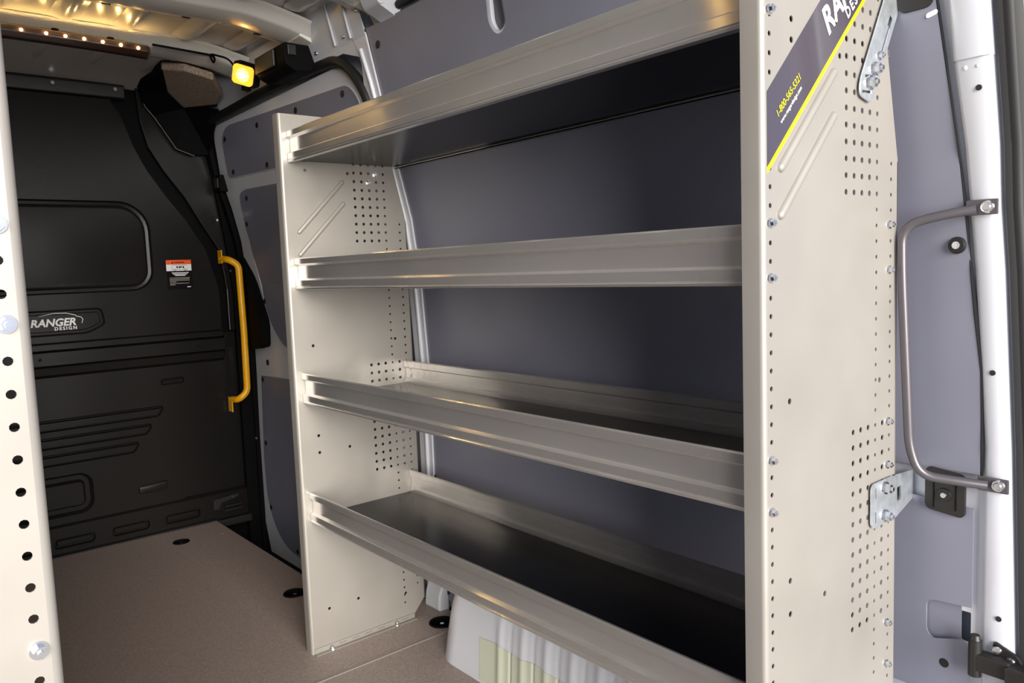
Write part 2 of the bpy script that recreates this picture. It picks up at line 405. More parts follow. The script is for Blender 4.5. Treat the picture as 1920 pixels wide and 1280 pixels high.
# rear corner pillar with seam and rubber seal
RP = empty('trim_2', (.44, -.16, .1), 'white painted rear corner pillar with black door seal', 'pillar', 'structure')
def sheared(prof, zs, off=0):   # prof in (dx, y)
    V, F = [], []; n = len(prof)
    for z in zs: V += [(W(z)+dx+off, y-(.035*max(0, 1.2-z) if y < -.1 else .031*max(0, min(1, (1.43-z)/.63))), z) for dx, y in prof]
    for j in range(len(zs)-1):
        for i in range(n-1): F.append((j*n+i, j*n+i+1, (j+1)*n+i+1, (j+1)*n+i))
    return V, F
ZS = [-.05, .3, .6, .8, .95, 1.1, 1.2, 1.3, 1.4, 1.5, 1.6, 1.7, 1.8, 1.95]
prof = [(.03, -.079), (.012, -.081), (.002, -.084), (-.002, -.09), (-.004, -.125), (.0, -.136), (.012, -.142), (.03, -.144), (.06, -.146)]
o = add('pillar_sheet', *sheared(prof, [z for z in ZS if z <= 1.41]+[1.435]), 'white_paint', RP, smooth=50)
o = add('pillar_sheet', *sheared([(a-.003, b) for a, b in prof], [1.43, 1.5, 1.6, 1.7, 1.8, 1.95]), 'white_paint', RP, smooth=50)
add('door_seal', *tubeg([(W(z)+.018, -.158-.035*max(0, 1.2-z), z) for z in ZS], .014, 10), 'rubber', RP, smooth=60)
add('door_seal_lip', *sheared([(.002, -.146), (.012, -.18), (.06, -.20)], ZS), 'rubber', RP, smooth=60)
for y, z in ((-.118, 1.385), (-.118, .93), (-.118, .51)):
    add('pillar_hole', *cyl((W(z)-.0055, y-.035*max(0, 1.2-z), z), (1, 0, 0), .0045, .002, 16), 'dark_void', RP)
for y, z in ((-.1, 1.418), (-.118, 1.418)):
    add('weld_dimple', *cyl((W(z)-.001, y, z), (-1, 0, 0), .005, .003, 12, .003), 'white_paint', RP, smooth=60)

add('liner_gap_shade', *tubeg([(W(z)+.002, y, z) for y, z in ((-.064, 1.56), (-.083, 1.27), (-.088, 1.2), (-.092, 1.12), (-.100, 1.03), (-.109, .93), (-.110, .84), (-.110, .75))], [.002, .002, .003, .002, .004, .003, .003, .002], 6), 'rubber', RP)  # black tube painted in for the shaded gap between liner and pillar
# ------------------------------------------------------------------ sliding door
DR = empty('door_1', (.47, 2.3, -.2), 'white sliding side door lined with dark grey panels', 'door', 'structure')
dout = rpoly([(1.64, -.24), (3.0, -.24), (3.075, -.02), (3.045, .7), (3.04, 1.05), (3.01, 1.45), (3.03, 1.60), (2.965, 1.80, .08), (1.74, 1.812, .10), (1.645, 1.67)], 6)
add('door_frame', *wallsheet(dout, (), .012, .02), 'white_paint', DR)
pu = rpoly([(2.937, 1.576, .03), (1.72, 1.545, .03), (1.69, 1.68, .04), (1.735, 1.748, .06), (2.80, 1.782, .05), (2.885, 1.745, .05)], 6)
pw = rpoly([(2.80, 1.515, .04), (1.78, 1.49, .06), (1.72, .85, .1), (1.80, .80, .1), (2.60, .802), (2.70, .82, .06), (2.84, .935, .12), (2.925, 1.325, .15), (2.875, 1.50, .05)], 6)
pl = rpoly([(2.985, .668, .012), (1.75, .70, .03), (1.75, -.16, .05), (2.62, -.15), (2.85, -.13, .12), (3.005, .02, .12), (3.018, .26)], 6)
for p, plugs in ((pu, [(2.848, 1.735), (2.493, 1.738), (2.137, 1.735), (1.784, 1.728), (2.501, 1.585), (2.861, 1.597)]), (pw, [(2.80, 1.478), (2.885, 1.371), (2.855, 1.02), (2.50, .83)]), (pl, [(2.965, .65), (2.98, .343), (2.97, .03), (2.70, -.12)])):
    add('door_panel', *wallsheet(p, (), .008, .004), 'liner', DR)
    add('panel_rim', *wallsheet(p, [inset(p, .009)], .004, .010) if False else tubeg([(W(z)+.012, y, z) for y, z in p+[p[0]]], .004, 6), 'white_paint', DR, smooth=60)
    for y, z in plugs: inst('plug_or_hole_shade', PLUG, (W(z)+.007, y, z), DR, (0, 0, -PI/2))
add('frame_recess', *wallsheet(rr(2.55, 3.03, .70, .775, .02), (), .010, .003), 'white_paint', DR)
add('frame_hole', *cyl((.476, 2.90, .735), (-1, 0, 0), .014, .003, 18), 'dark_void', DR)
add('door_edge', *boxg(.49, .57, 3.05, 3.06, -.2, 1.0), 'matte_black', DR)
SE = add('trim_3', *join(tubeg(smoothpath([(W(1.845)-.004, 3.02, 1.815), (W(1.83)-.004, 2.2, 1.838), (W(1.82)-.004, 1.72, 1.825), (W(1.70)-.004, 1.612, 1.70), (W(1.5)-.004, 1.626, 1.5), (W(1.2)-.004, 1.632, 1.2), (W(.6)-.004, 1.634, .6), (W(0)-.004, 1.634, -.02)], .16, 8), .017, 10)), 'rubber', smooth=60)
tag(SE, 'black rubber seal around the top of the sliding door opening', 'door seal', 'structure')

# ------------------------------------------------------------------ bulkhead
BK = empty('wall_front', (-.43, 3.08, 0), 'black moulded bulkhead partition behind the cab with pressed recesses', 'partition', 'structure')
YB = 3.08
fb = lambda u, v, d: (u, YB+d, v)
add('partition_backing', *boxg(-1.4, .56, 3.125, 3.14, -.25, 2.06), 'matte_black', BK)
win = rr(-.918, .057, 1.092, 1.479, .11, 8, (.09, .09, .13, .13))
logo = rpoly([(-.70, 1.028, .02), (-.716, .955, .02), (-.64, .921, .02), (-.225, .921, .02), (-.152, .955, .02), (-.164, 1.028, .02)], 4)
main = [(-1.36, .885), (.34, .885), (.337, 1.087), (.292, 1.261), (.215, 1.394), (.136, 1.5), (.062, 1.613), (.015, 1.713), (-.028, 1.845), (-.06, 1.89), (-.06, 1.905), (-1.36, 1.905)]
add('partition_sheet', *join(solid(cdt(main, [win, logo]), fb, .02),
    pressed(logo, [(0, 0), (.008, .008), (.016, .008), (.02, .005)], fb)), 'partition', BK, smooth=30)
add('window_blank', *pressed(win, [(0, .001), (.006, .016), (.018, .018), (.026, .010), (.032, .009)], fb), 'partition', BK, smooth=40)
wing = [(.375, .885), (.375, 1.085), (.355, 1.26), (.275, 1.395), (.216, 1.502), (.133, 1.617), (.076, 1.717), (.05, 1.83), (.04, 2.0), (.5, 2.0), (.5, .885)]
add('partition_wing', *solid(cdt(wing), lambda u, v, d: (u, YB+.002+d, v), .02), 'partition', BK, bevel=.004)
# top rail with screws
add('top_rail', *prismx([(YB-.012, 1.912), (YB-.018, 1.962), (YB-.005, 1.972), (YB+.02, 1.972), (YB+.02, 1.905)], -1.3, -.005), 'black', BK, bevel=.004)
add('header_strip', *prismx([(3.03, 1.99), (3.03, 1.984), (3.1, 1.975), (3.1, 2.0)], -1.3, .05), 'roof_paint', BK)
for x in (-.277, -.044): inst('screw', SCREW, (x, YB-.017, 1.945), BK).scale = (1.3,)*3
# middle beam
add('cross_beam', *prismx(ribbon([(YB+.01, .895), (YB-.012, .885), (YB-.012, .868), (YB+.004, .864), (YB+.004, .858), (YB-.022, .852), (YB-.022, .806), (YB+.002, .802), (YB+.002, .796), (YB-.014, .790), (YB-.010, .765), (YB+.012, .752)], -.004), -1.3, .336), 'partition', BK)
for x in (-.414, .22):
    b = add('beam_bolt', *cyl((x, YB-.022, .829), (0, -1, 0), .014, .003, 20, .012), 'black', BK)
    add('bolt_socket', *cyl((x, YB-.025, .829), (0, -1, 0), .006, .004, 6), 'matte_black', b)
# lower sheet
def cap(x0, x1, zc, h, a=0): return rpoly([(x0, zc-h/2, h*.4), (x1-h*.45, zc-h/2, h*.3), (x1, zc+h*.2, h*.3), (x1-h*.15, zc+h/2, h*.3), (x0, zc+h/2, h*.4)], 3)
s1, s2, s3 = cap(-.93, .055, .549, .05), cap(-.88, .0, .476, .05), cap(-.82, -.058, .404, .05)
s4 = rr(.046, .152, .664, .694, .014)
r1 = rr(-.62, -.255, .16, .335, .055)
r2 = rpoly([(-.078, .19, .01), (.045, .19, .01), (.045, .234, .01), (-.078, .226, .01)], 3)
low = rpoly([(-1.36, .13), (.10, .128), (.215, .17, .06), (.262, .35, .2), (.27, .75), (-1.36, .75)], 6)
press = [(0, 0), (.006, .013), (.0085, .013), (.0125, -.004)]
add('lower_sheet', *join(solid(cdt(low, [s1, s2, s3, s4, r1, r2]), lambda u, v, d: (u, YB+.004+d, v), .02),
    *[pressed(s, [(a, z+.004) for a, z in press], fb) for s in (s1, s2, s3)], pressed(s4, [(0, .004), (.004, .014), (.007, .014), (.011, .002)], fb),
    pressed(r1, [(0, .004), (.012, .024), (.03, .024), (.04, .004)], fb), pressed(r2, [(0, .004), (.003, -.003), (.006, -.004)], fb)), 'partition', BK, smooth=30)
add('lower_wing', *solid(cdt([(.25, .75), (.24, .35), (.2, .19), (.1, .125), (.5, .125), (.5, .88), (.345, .88), (.343, .75)]), lambda u, v, d: (u, YB+.014+d, v), .02), 'partition', BK)
# bottom skirt with three slots
sk = [(-1.36, .003), (.40, .003), (.40, .122), (-1.36, .122)]
sl = [rr(a, b, .032, .078, .019) for a, b in ((-.64, -.49), (-.425, -.268), (-.205, -.048), (.015, .174))]
add('skirt', *join(solid(cdt(sk, sl), lambda u, v, d: (u, YB-.012+d, v), .02), *[pressed(s, [(0, -.012), (.004, .004), (.009, .004), (.014, -.006)], fb) for s in sl],
    prismx([(YB-.012, .122), (YB+.012, .134), (YB+.012, .118)], -1.36, .40)), 'partition', BK, smooth=30)
add('skirt_lip', *prismx([(YB-.03, 0), (YB-.03, .006), (YB-.011, .012), (YB-.011, 0)], -1.36, .24), 'black', BK)
lt = add('latch_recess', *join(solid(cdt(rpoly([(.232, .05, .01), (.236, .10, .012), (.352, .112), (.352, .094), (.268, .078, .006), (.258, .05)], 3)), lambda u, v, d: (u, YB-.024+d, v), .012),
     boxg(.282, .362, YB-.03, YB-.012, .036, .044), boxg(.284, .362, YB-.03, YB-.012, .056, .063)), 'black', BK, bevel=.002)
inst('screw', SCREW, (.325, YB-.024, .098), lt)
# lettering on the logo recess
U, Vv = (1, 0, 0), (0, 0, 1)
add('lettering', *place(textg('RANGER', .05, .22, .0016), (-.431, YB+.0035, .962), U, Vv, .166), 'white_ink', BK)
add('lettering', *place(textg('DESIGN', .02, 0, .0006, 1.35), (-.346, YB+.0035, .944), U, Vv, .082), 'white_ink', BK)
add('car_outline', *tubeg(smoothpath([(-.40, YB+.003, 1.006), (-.35, YB+.003, 1.016), (-.30, YB+.003, 1.014), (-.262, YB+.003, 1.0), (-.243, YB+.003, .992), (-.238, YB+.003, .98), (-.244, YB+.003, .966)], .02), [.0004]+[.0016]*34+[.0010]*0, 6) if False else tubeg([(-.40, YB+.0035, 1.004), (-.35, YB+.0035, 1.014), (-.30, YB+.0035, 1.013), (-.266, YB+.0035, 1.003), (-.262, YB+.0035, .998), (-.245, YB+.0035, .993), (-.239, YB+.0035, .984), (-.244, YB+.0035, .967)], [.0005, .0016, .0018, .0018, .0016, .0016, .0018, .001], 6), 'white_ink', BK)
# warning sticker
wsx0, wsx1 = .111, .220
def pl_(name, x0, x1, z0, z1, m, d=.0005): return add(name, *boxg(x0, x1, YB-d, YB-d+.0004, z0, z1), m, BK)
tag(pl_('warning_sticker', wsx0, wsx1, 1.091, 1.222, 'matte_black', .0006), 'black warning sticker with orange band and white van diagram')
pl_('sticker_band', wsx0, wsx1, 1.202, 1.222, 'orange_ink', .001); pl_('sticker_band', wsx0, wsx1, 1.173, 1.202, 'white_ink', .001)
add('lettering', *place(textg('WARNING', .014, 0, .0005), (.145, YB-.0015, 1.208), U, Vv, .045), 'matte_black', BK)
add('warning_triangle', *solid(cdt([(.134, 1.207), (.143, 1.207), (.1385, 1.2155)]), lambda u, v, d: (u, YB-.0015+d, v), .0002), 'matte_black', BK)
dg = [tubeg([(.136, YB-.0013, 1.178), (.134, YB-.0013, 1.192), (.14, YB-.0013, 1.199), (.20, YB-.0013, 1.199), (.203, YB-.0013, 1.178), (.136, YB-.0013, 1.178)], .0006, 4)]
for cx in (.147, .191): dg.append(tubeg([(cx+.005*math.cos(a*PI/6), YB-.0013, 1.178+.005*math.sin(a*PI/6)) for a in range(13)], .0007, 4))
for cx in (.155, .165, .172, .182): dg.append(boxg(cx, cx+.006, YB-.0014, YB-.0012, 1.184+random.random()*.004, 1.194))
add('sticker_diagram', *join(*dg), 'matte_black', BK)
for i, (x0, x1, z) in enumerate(((.133, .206, 1.164), (.138, .200, 1.158), (.146, .192, 1.152), (.122, .21, 1.142), (.122, .208, 1.136), (.122, .209, 1.130), (.122, .150, 1.124), (.122, .206, 1.117), (.122, .145, 1.111))):
    pl_('sticker_print', x0, x1, z-.0014, z+(.0014 if i > 2 else .002), 'white_ink' if i < 3 else 'seam', .001)
pl_('sticker_print', .196, .212, 1.098, 1.102, 'white_ink', .001)
# corner post between bulkhead and sliding door
CP = empty('trim_4', (.42, 3.05, -.2), 'black plastic corner post between bulkhead and sliding door', 'pillar', 'structure')
add('corner_post', *wallsheet([(3.05, -.24), (3.14, -.24), (3.14, 1.83), (3.0, 1.83), (3.04, 1.6), (3.02, 1.45), (3.05, 1.0)], (), -.012, .02), 'matte_black', CP)
post = [(.398, -.24), (.40, 1.05), (.385, 1.25), (.345, 1.55), (.315, 1.75), (.40, 1.75), (.5, 1.4), (.5, -.24)]
add('corner_cover', *solid(cdt(post), lambda u, v, d: (u, 3.062+d, v), .03), 'matte_black', CP)
for x, y, z in ((.345, 3.06, 1.40), (.388, 3.06, 1.165), (.452, 3.05, .36)): inst('screw', SCREW, (x, y, z), CP)

# foam-faced corner housing under the roof
HS = empty('corner_housing', (.16, 2.8, 1.7), 'black overhead corner housing with speckled foam pad beside the bulkhead top', 'housing')
foam = [(.018, 2.63, 1.944), (.072, 2.534, 1.925), (.164, 2.487, 1.893), (.240, 2.605, 1.866), (.262, 2.74, 1.853), (.208, 2.98, 1.877), (.104, 2.864, 1.914)]
n = len(foam); f2 = [(x, y, z+.03) for x, y, z in foam]
add('foam_pad', foam+f2, [tuple(range(n)), tuple(range(n, 2*n))[::-1]]+[(i, (i+1) % n, n+(i+1) % n, n+i) for i in range(n)], 'foam', HS, bevel=.006)
A = [(.018, 2.63, 1.944), (.104, 2.864, 1.914), (.208, 2.98, 1.877), (.285, 2.78, 1.845), (.30, 3.0, 1.80)]
B = [(.03, 3.075, 1.985), (.047, 3.06, 1.959), (.06, 3.06, 1.90), (.099, 3.06, 1.848), (.189, 3.06, 1.706), (.26, 3.05, 1.688), (.325, 3.04, 1.692)]
V = [A[0], A[1], A[2], A[3]]+B+[(.06, 3.05, 2.02), (.018, 2.63, 1.985)]
F = [(0, 1, 5, 4), (1, 6, 5), (1, 7, 6), (1, 2, 8, 7), (2, 9, 8), (2, 3, 10, 9), (0, 4, 11, 12)]
o = add('housing_shell', V, F, 'matte_black', HS); so = o.modifiers.new('gauge', 'SOLIDIFY'); so.thickness = .004
add('housing_edge', *tubeg([A[0], A[1], A[2], (.262, 2.74, 1.853)], .006, 6), 'matte_black', HS)
add('housing_bead', *tubeg([(.052, 3.058, 1.95), (.068, 3.056, 1.885), (.105, 3.056, 1.84), (.187, 3.056, 1.712), (.26, 3.046, 1.684)], .0025, 6), 'black', HS)

# ------------------------------------------------------------------ left wall and rear frame (mostly behind the left unit)
WL = empty('wall_left', (-1.32, 1.4, 0), 'left van side with whitened liner behind the left shelving', 'wall', 'structure')
LX = lambda z: -.86-W(z)
v2, tr = cdt([(-.2, -.08), (3.13, -.08), (3.13, 2.06), (-.2, 2.06)], (), [((-.3, z), (3.2, z)) for z in ZB])
add('body_skin', *solid((v2, tr), lambda u, v, d: (LX(v)-.03-d, u, v), .004), 'white_paint', WL)
v2, tr = cdt([(-.08, .03), (3.0, .03), (3.0, 1.86), (-.08, 1.86)], (), [((-.3, z), (3.2, z)) for z in ZB])
add('liner_panel', *solid((v2, tr), lambda u, v, d: (LX(v)-d, u, v), .004), 'white_paint', WL)  # unseen liner whitened to brighten the interior and the lip reflections
add('pillar_sheet', *solid((cdt([(-.2, -.05), (-.085, -.05), (-.085, 1.95), (-.2, 1.95)], (), [((-.3, z), (3.2, z)) for z in ZB])), lambda u, v, d: (LX(v)+.004-d, u, v), .004), 'white_paint', WL)

# wheel arch
WA = empty('wheel_arch', (.36, .8, 0), 'white painted wheel arch with vertical flutes under the bottom shelf', 'wheel arch', 'structure')
def archpt(s, t):   # s along the plan outline 0..1 (front to back), t up 0..1
    z = .335*math.sin(t*PI/2) if t < 1 else .335
    z = .335*(1-(1-t)**1.6)
    k = (z/.335)
    yf = 1.295-.06*k-.13*k**5; xi = .252+.022*k+.13*k**7; R = .11
    pts = []
    L1 = .47-xi-R; L2 = R*PI/2; L3 = yf-R+.1; L = L1+L2+L3; d = s*L
    if d < L1: p = (.47-d, yf)
    elif d < L1+L2:
        a = (d-L1)/R; p = (xi+R-R*math.sin(a), yf-R+R*math.cos(a))
    else: p = (xi, yf-R-(d-L1-L2))
    x, y = p
    if d > L1+L2:
        for c in (.97, .88, .79, .70, .61, .52, .43):
            q = (y-c)/.013
            if abs(q) < 3 and k < .86: x -= .0045*math.exp(-q*q)*min(1, (0.86-k)/.25)*min(1, k/.05+.3)
            q = (y-c+.042)/.004
            if abs(q) < 3 and k < .86: x += .003*math.exp(-q*q)*min(1, (0.86-k)/.25)
    return (x, y, z)
ns, nt_ = 260, 26
V = [archpt(i/ns, j/nt_) for j in range(nt_+1) for i in range(ns+1)]
F = [(j*(ns+1)+i, j*(ns+1)+i+1, (j+1)*(ns+1)+i+1, (j+1)*(ns+1)+i) for j in range(nt_) for i in range(ns)]
V += [(.47, 1.10, .335), (.47, -.1, .335)]
add('arch_shell', V, F+[(len(V)-2, nt_*(ns+1)+i, nt_*(ns+1)+i+1) for i in range(40)], 'white_paint', WA, smooth=60)
add('arch_top', *boxg(.36, .47, -.1, 1.1, .329, .335), 'white_paint', WA)
# film stuck on the inner face
V, F = [], []; N = 200
def farch(y, z):
    t = 1-(1-z/.335)**(1/1.6); k = z/.335; yf = 1.295-.06*k-.13*k**5; xi = .252+.022*k+.13*k**7; R = .11
    L1 = .47-xi-R; L2 = R*PI/2; L = L1+L2+yf-R+.1; d = L1+L2+(yf-R-y); p = archpt(d/L, t); return (p[0]-.0012, p[1], p[2])
for i in range(N+1):
    y = 1.058-i*(.55/N)
    for j in range(5): V.append(farch(y, .008+(.122+.003*math.sin(y*40))*j/4))
for i in range(N):
    for j in range(4): F.append((i*5+j, i*5+j+1, i*5+6+j, i*5+5+j))
tag(add('protective_film', V, F, 'film', WA, smooth=60), 'pale green adhesive film')

# ------------------------------------------------------------------ shelving
P = .0254; XC, ZR = .237, .5184; SZ = [1.4516, 1.0933, .761, .4047]; LEN = 1.526
def panel_holes():
    H = []; B, S = .0047, .0033
    for j in range(0, 14):
        for k in (0, 1, 2, 4): H.append((XC+k*P, ZR+j*P, B))
    top = {-1: 37, 0: 38, 1: 39, 2: 40, 3: 40}
    for k in (-1, 0, 1, 2):
        for j in range(28, top[k]+1): H.append((XC+k*P, ZR+j*P, B))
    for j in range(-18, 41): H.append((XC+3*P, ZR+j*P, S if j < 28 else .004))
    for j in range(-16, 31): H.append((XC+5*P, ZR+j*P, S))
    for i in range(-37, 22): H.append((-.0005, 1.0011+i*P, .0037))
    for x, z in ((.055, 1.461), (.055, 1.433), (.047, .926), (.047, .658), (.047, .607), (.147, .608), (.191, 1.43), (.191, 1.487), (.327, .923), (.327, .675), (.047, .126), (.146, .127), (.016, .026), (.317, .092)): H.append((x, z, .0046))
    return H
def unit(loc, tf, LEN, label, detail):
    U_ = empty('shelving_unit', loc, label, 'shelving')
    H = [h for h in panel_holes() if .03 < h[1] < 1.57]
    out = rpoly([(-.010, 0), (.335, 0), (.385, .055), (.388, 1.285), (.318, 1.588), (-.010, 1.588)])
    bases = [cdt(out, [circ(x, z, r, 10) for x, z, r in hh]) for hh in (H, [h for h in H if h[0] > .01])]
    def beads():
        gs = []
        for (x0, z0), (x1, z1) in (((.021, 1.252), (.176, 1.408)), ((.02, 1.187), (.176, 1.345))):
            V, F = [], []; d = Vector((x1-x0, 0, z1-z0)).normalized(); p = Vector((d.z, 0, -d.x)); N = 8
            Lb = math.hypot(x1-x0, z1-z0)
            SS = [0, .0006, .0018, .0034, .0055, .008]; SS = SS+[Lb/2]+[Lb-q for q in SS[::-1]]; M = len(SS)-1
            for i in range(M+1):
                s = SS[i]; e = min(s, Lb-s); w = .0068*min(1, math.sqrt(max(0, 1-(1-min(1, e/.008))**2))+.02)
                for k in range(N+1):
                    a = PI*k/N; V.append(Vector((x0, -.0003, z0))+d*s+p*w*math.cos(a)+Vector((0, -1, 0))*w*.9*math.sin(a))
            for i in range(M):
                for k in range(N): F.append((i*(N+1)+k, i*(N+1)+k+1, (i+1)*(N+1)+k+1, (i+1)*(N+1)+k))
            gs.append((V, F))
        return gs
    bend = [(-.010-.008*math.sin(a), .008-.008*math.cos(a)) for a in [PI/2*k/6 for k in range(7)]]+[(-.018, .034), (-.010, .034)]
    rear = [(.388, 0), (.388, .018)]
    for y in (0, LEN):
        near = y == 0; base = bases[0 if near else 1]
        g = [solid(base, lambda u, v, d: (u, y+d, v), .0018)]
        L = ribbon(bend, -.0018); nb = len(bend); N = 2*nb
        V = [(x, y+yy, 0.0) for x, yy in L]+[(x, y+yy, 1.588) for x, yy in L]
        F = [(i, (i+1) % N, N+(i+1) % N, N+i) for i in range(N)]+ribbon_faces(nb)+[tuple(N+i for i in q) for q in ribbon_faces(nb)]
        g.append((V, F)); g.append(boxg(.386, .388, y, y+.018, .055, 1.285))
        for V_, F_ in beads(): g.append(([(v[0], v[1]+y, v[2]) for v in V_], F_))
        V, F = join(*g)
        ep = add('end_panel', [tf(*v) for v in V], F, 'galv', U_, smooth=35)
        near = y == 0
        for zi in SZ:
            for dz in (.012, .087):
                for x in (-.002, .3575):
                    if zi > 1.4 and x > .3: continue
                    if near: inst('hex_bolt', HEX, tf(x, y, zi+dz), ep)
                    else: inst('hex_bolt', HEX, tf(x, y+.004, zi+dz), ep, (0, 0, PI))
        # foot angle
        ss = [rr(x, x+.026, .0075, .0105, .0014, 3) for x in (.07, .115, .16, .205, .295)]
        fg = join(solid(cdt(rr(-.01, .345, 0, .016, .001), ss), lambda u, v, d: (u, y-.0005-d, v), .0025), boxg(-.01, .345, y-.018, y-.0025, 0, .002))
        fa = add('foot_angle', [tf(*v) for v in fg[0]], fg[1], 'galv', ep)
        for x in (.043, .272): inst('hex_bolt', HEXBIG, tf(x, y-.012, .002), ep, (-PI/2, 0, 0)).scale = (.7,)*3
        if not near:
            for x, z in ((.285, 1.43), (.26, 1.405)): inst('hex_bolt', HEXBIG, tf(x, y, z), ep).scale = (.8,)*3
        if near: stick(ep, tf, detail)
    for zi in SZ:
        sh = empty('shelf', tf(.18, LEN/2, zi)); sh.parent = U_; sh.location = WO[sh]-org(U_)
        fp = [(.024, .002), (.010, 0), (.0045, .001), (.003, .005), (.006, .0075), (.0045, .010), (.0045, .025), (.014, .030), (.014, .066), (.0065, .0705), (.0045, .072), (.0045, .086), (.007, .089), (.012, .0885)]
        V, F = ribbon_y([(x, zi+z) for x, z in fp], -.0016, .004, LEN-.002)
        add('front_lip', [tf(*v) for v in V], F, 'alu', sh, smooth=25)
        bpf = [(.35, zi+.001), (.362, zi+.001), (.362, zi+.0085), (.356, zi+.014), (.3545, zi+.019), (.3545, zi+.030), (.361, zi+.034), (.361, zi+.066), (.3545, zi+.070), (.3545, zi+.0865), (.358, zi+.089)]
        V, F = ribbon_y(bpf, .0016, .004, LEN-.002)
        add('back_lip', [tf(*v) for v in V], F, 'alu', sh, smooth=25)
        V, F = boxg(.0165, .354, .004, LEN-.002, zi+.006, zi+.0185)
        add('shelf_board', [tf(*v) for v in V], F, 'board', sh)
    return U_
def stick(ep, tf, detail):
    Yd = -.0006
    st = [(-.008, 1.256), (.322, 1.586), (.218, 1.586), (-.008, 1.356)]
    g = solid(cdt(st), lambda u, v, d: (u, Yd+d, v), .0005)
    o = add('sticker', [tf(*v) for v in g[0]], g[1], 'decal', ep); tag(o, 'dark purple diagonal sticker')
    g = solid(cdt([(-.008, 1.247), (.331, 1.586), (.322, 1.586), (-.008, 1.256)]), lambda u, v, d: (u, Yd-.0001+d, v), .0006)
    o = add('sticker_stripe', [tf(*v) for v in g[0]], g[1], 'decal_yellow', ep); tag(o, 'bright yellow stripe along the sticker edge')
    if not detail: return
    q = math.sqrt(.5); U, V = (q, 0, q), (-q, 0, q)
    add('lettering', *place(textg('RANGER', .05, .2, .0016), (.156, Yd-.0006, 1.455), U, V, .20), 'white_ink', ep)
    add('lettering', *place(textg('DESIGN', .02, 0, .0005, 1.3), (.214, Yd-.0006, 1.488), U, V, .09), 'white_ink', ep)
    add('lettering', *place(textg('1-800-565-5321', .02, .15, .0001), (.020, Yd-.0006, 1.325), U, V, .083), 'decal_yellow', ep)
    add('lettering', *place(textg('www.rangerdesign.com', .02, .1, .0002), (.027, Yd-.0006, 1.316), U, V, .076), 'white_ink', ep)
unit((.17, .76, 0), lambda x, y, z: (x, y, z), 1.526, 'aluminium shelving unit with four lipped shelves along the grey liner wall', True)
unit((-1.06, .4, 0), lambda x, y, z: (-.8868-x, y+.1, z), .61, 'pale perforated shelving end panel on the opposite side of the aisle', False)

# ------------------------------------------------------------------ brackets on the near end panel
B1 = empty('mounting_bracket', (.29, -.004, 1.36), 'long slotted zinc bracket bolted at a slant near the top of the perforated end panel', 'bracket')
a0 = Vector((.244, 1.375)); d = Vector((.50, .866)); pn = Vector((d.y, -d.x))
def bq(s, t): p = a0+d*s+pn*t; return (p.x, p.y)
ol = rpoly([(*bq(0, -.004), .012), (*bq(.012, .034), .012), (*bq(.19, .036),), (*bq(.24, .034),), (*bq(.24, -.012),), (*bq(.02, -.014), .012)])
hl = [rr(0, 1, 0, 1, .2)]
def oslot(s0, t0, s1, t1, w):
    A = Vector(bq(s0, t0)); Bv = Vector(bq(s1, t1)); e = (Bv-A).normalized(); nn = Vector((-e.y, e.x))*w
    return [tuple(A+nn), tuple(A-nn), tuple(Bv-nn), tuple(Bv+nn)]
holes = [oslot(.010, .0, .026, .024, .0018), oslot(.036, -.004, .056, .026, .0022), oslot(.09, .022, .15, .022, .0018), oslot(.15, .021, .17, .021, .005)]
add('bracket_plate', *solid(cdt(ol, holes), lambda u, v, dd: (u, -.004-dd, v), .0026), 'zinc', B1, bevel=.0006, seg=1)
for s, t, sc in ((.034, .012, 1), (.062, .014, 1), (.090, .017, .62)):
    p = bq(s, t); inst('hex_bolt', HEXBIG, (p[0], -.0066, p[1]), B1).scale = (sc,)*3
B2 = empty('mounting_bracket', (.36, -.004, .69), 'short zinc angle bracket with two bolts tying the end panel to the side wall', 'bracket')
ol = rr(.288, .378, .676, .752, .012)
add('bracket_plate', *solid(cdt(ol, [oslot_ for oslot_ in (rr(.301, .304, .725, .744, .0014), rr(.301, .304, .684, .703, .0014))]), lambda u, v, dd: (u, -.004-dd, v), .0026), 'zinc', B2)
add('bracket_arm', *solid(cdt([(.376, .676), (.468, .690), (.468, .742), (.376, .752)], [rr(.384, .402, .703, .728, .003)]), lambda u, v, dd: (u, -.004-dd+.1*(u-.376), v), .0026), 'zinc', B2)
for x, z in ((.335, .738), (.335, .690)):
    inst('hex_bolt', HEXBIG, (x, -.0066, z), B2)

# ------------------------------------------------------------------ fittings on the rear right wall
GH = empty('grab_handle', (.39, -.05, .74), 'dark grey tubular grab handle bolted to the white rear pillar', 'grab handle')
hp = smoothpath([(.414, -.112, 1.198), (.397, -.07, 1.192), (.382, -.0105, 1.178), (.383, -.0110, 1.10), (.394, -.021, .80), (.400, -.036, .752), (.428, -.092, .745), (.447, -.124, .741)], .045, 8)
add('handle_tube', *tubeg(hp, .0078, 14), 'handle_grey', GH, smooth=60)
for (x, y, z, dy) in ((.430, -.122, 1.201, 0), (.458, -.137, .741, 0)):
    t = add('handle_tab', *boxg(x-.004, x, y-.018, y+.03, z-.0125, z+.0125), 'handle_grey', GH, bevel=.002)
    b = add('tab_bolt', *join(cyl((x-.004, y-.002, z), (-1, 0, 0), .0105, .003, 20, .009), cyl((x-.007, y-.002, z), (-1, 0, 0), .0065, .002, 16, .005)), 'bolt', t, smooth=30)
RB = empty('rubber_bumper', (.44, -.074, 1.13), 'round black rubber bumper on the grey liner beside the grab handle', 'bumper')
x = W(1.142)-.001
add('bumper_body', *join(cyl((x, -.074, 1.142), (-1, 0, 0), .0145, .006, 24, .012)), 'rubber', RB, smooth=40)
add('bumper_bolt', *join(cyl((x-.006, -.074, 1.142), (-1, 0, 0), .0062, .001, 18), cyl((x-.007, -.074, 1.142), (-1, 0, 0), .004, .002, 12)), 'bolt', RB)
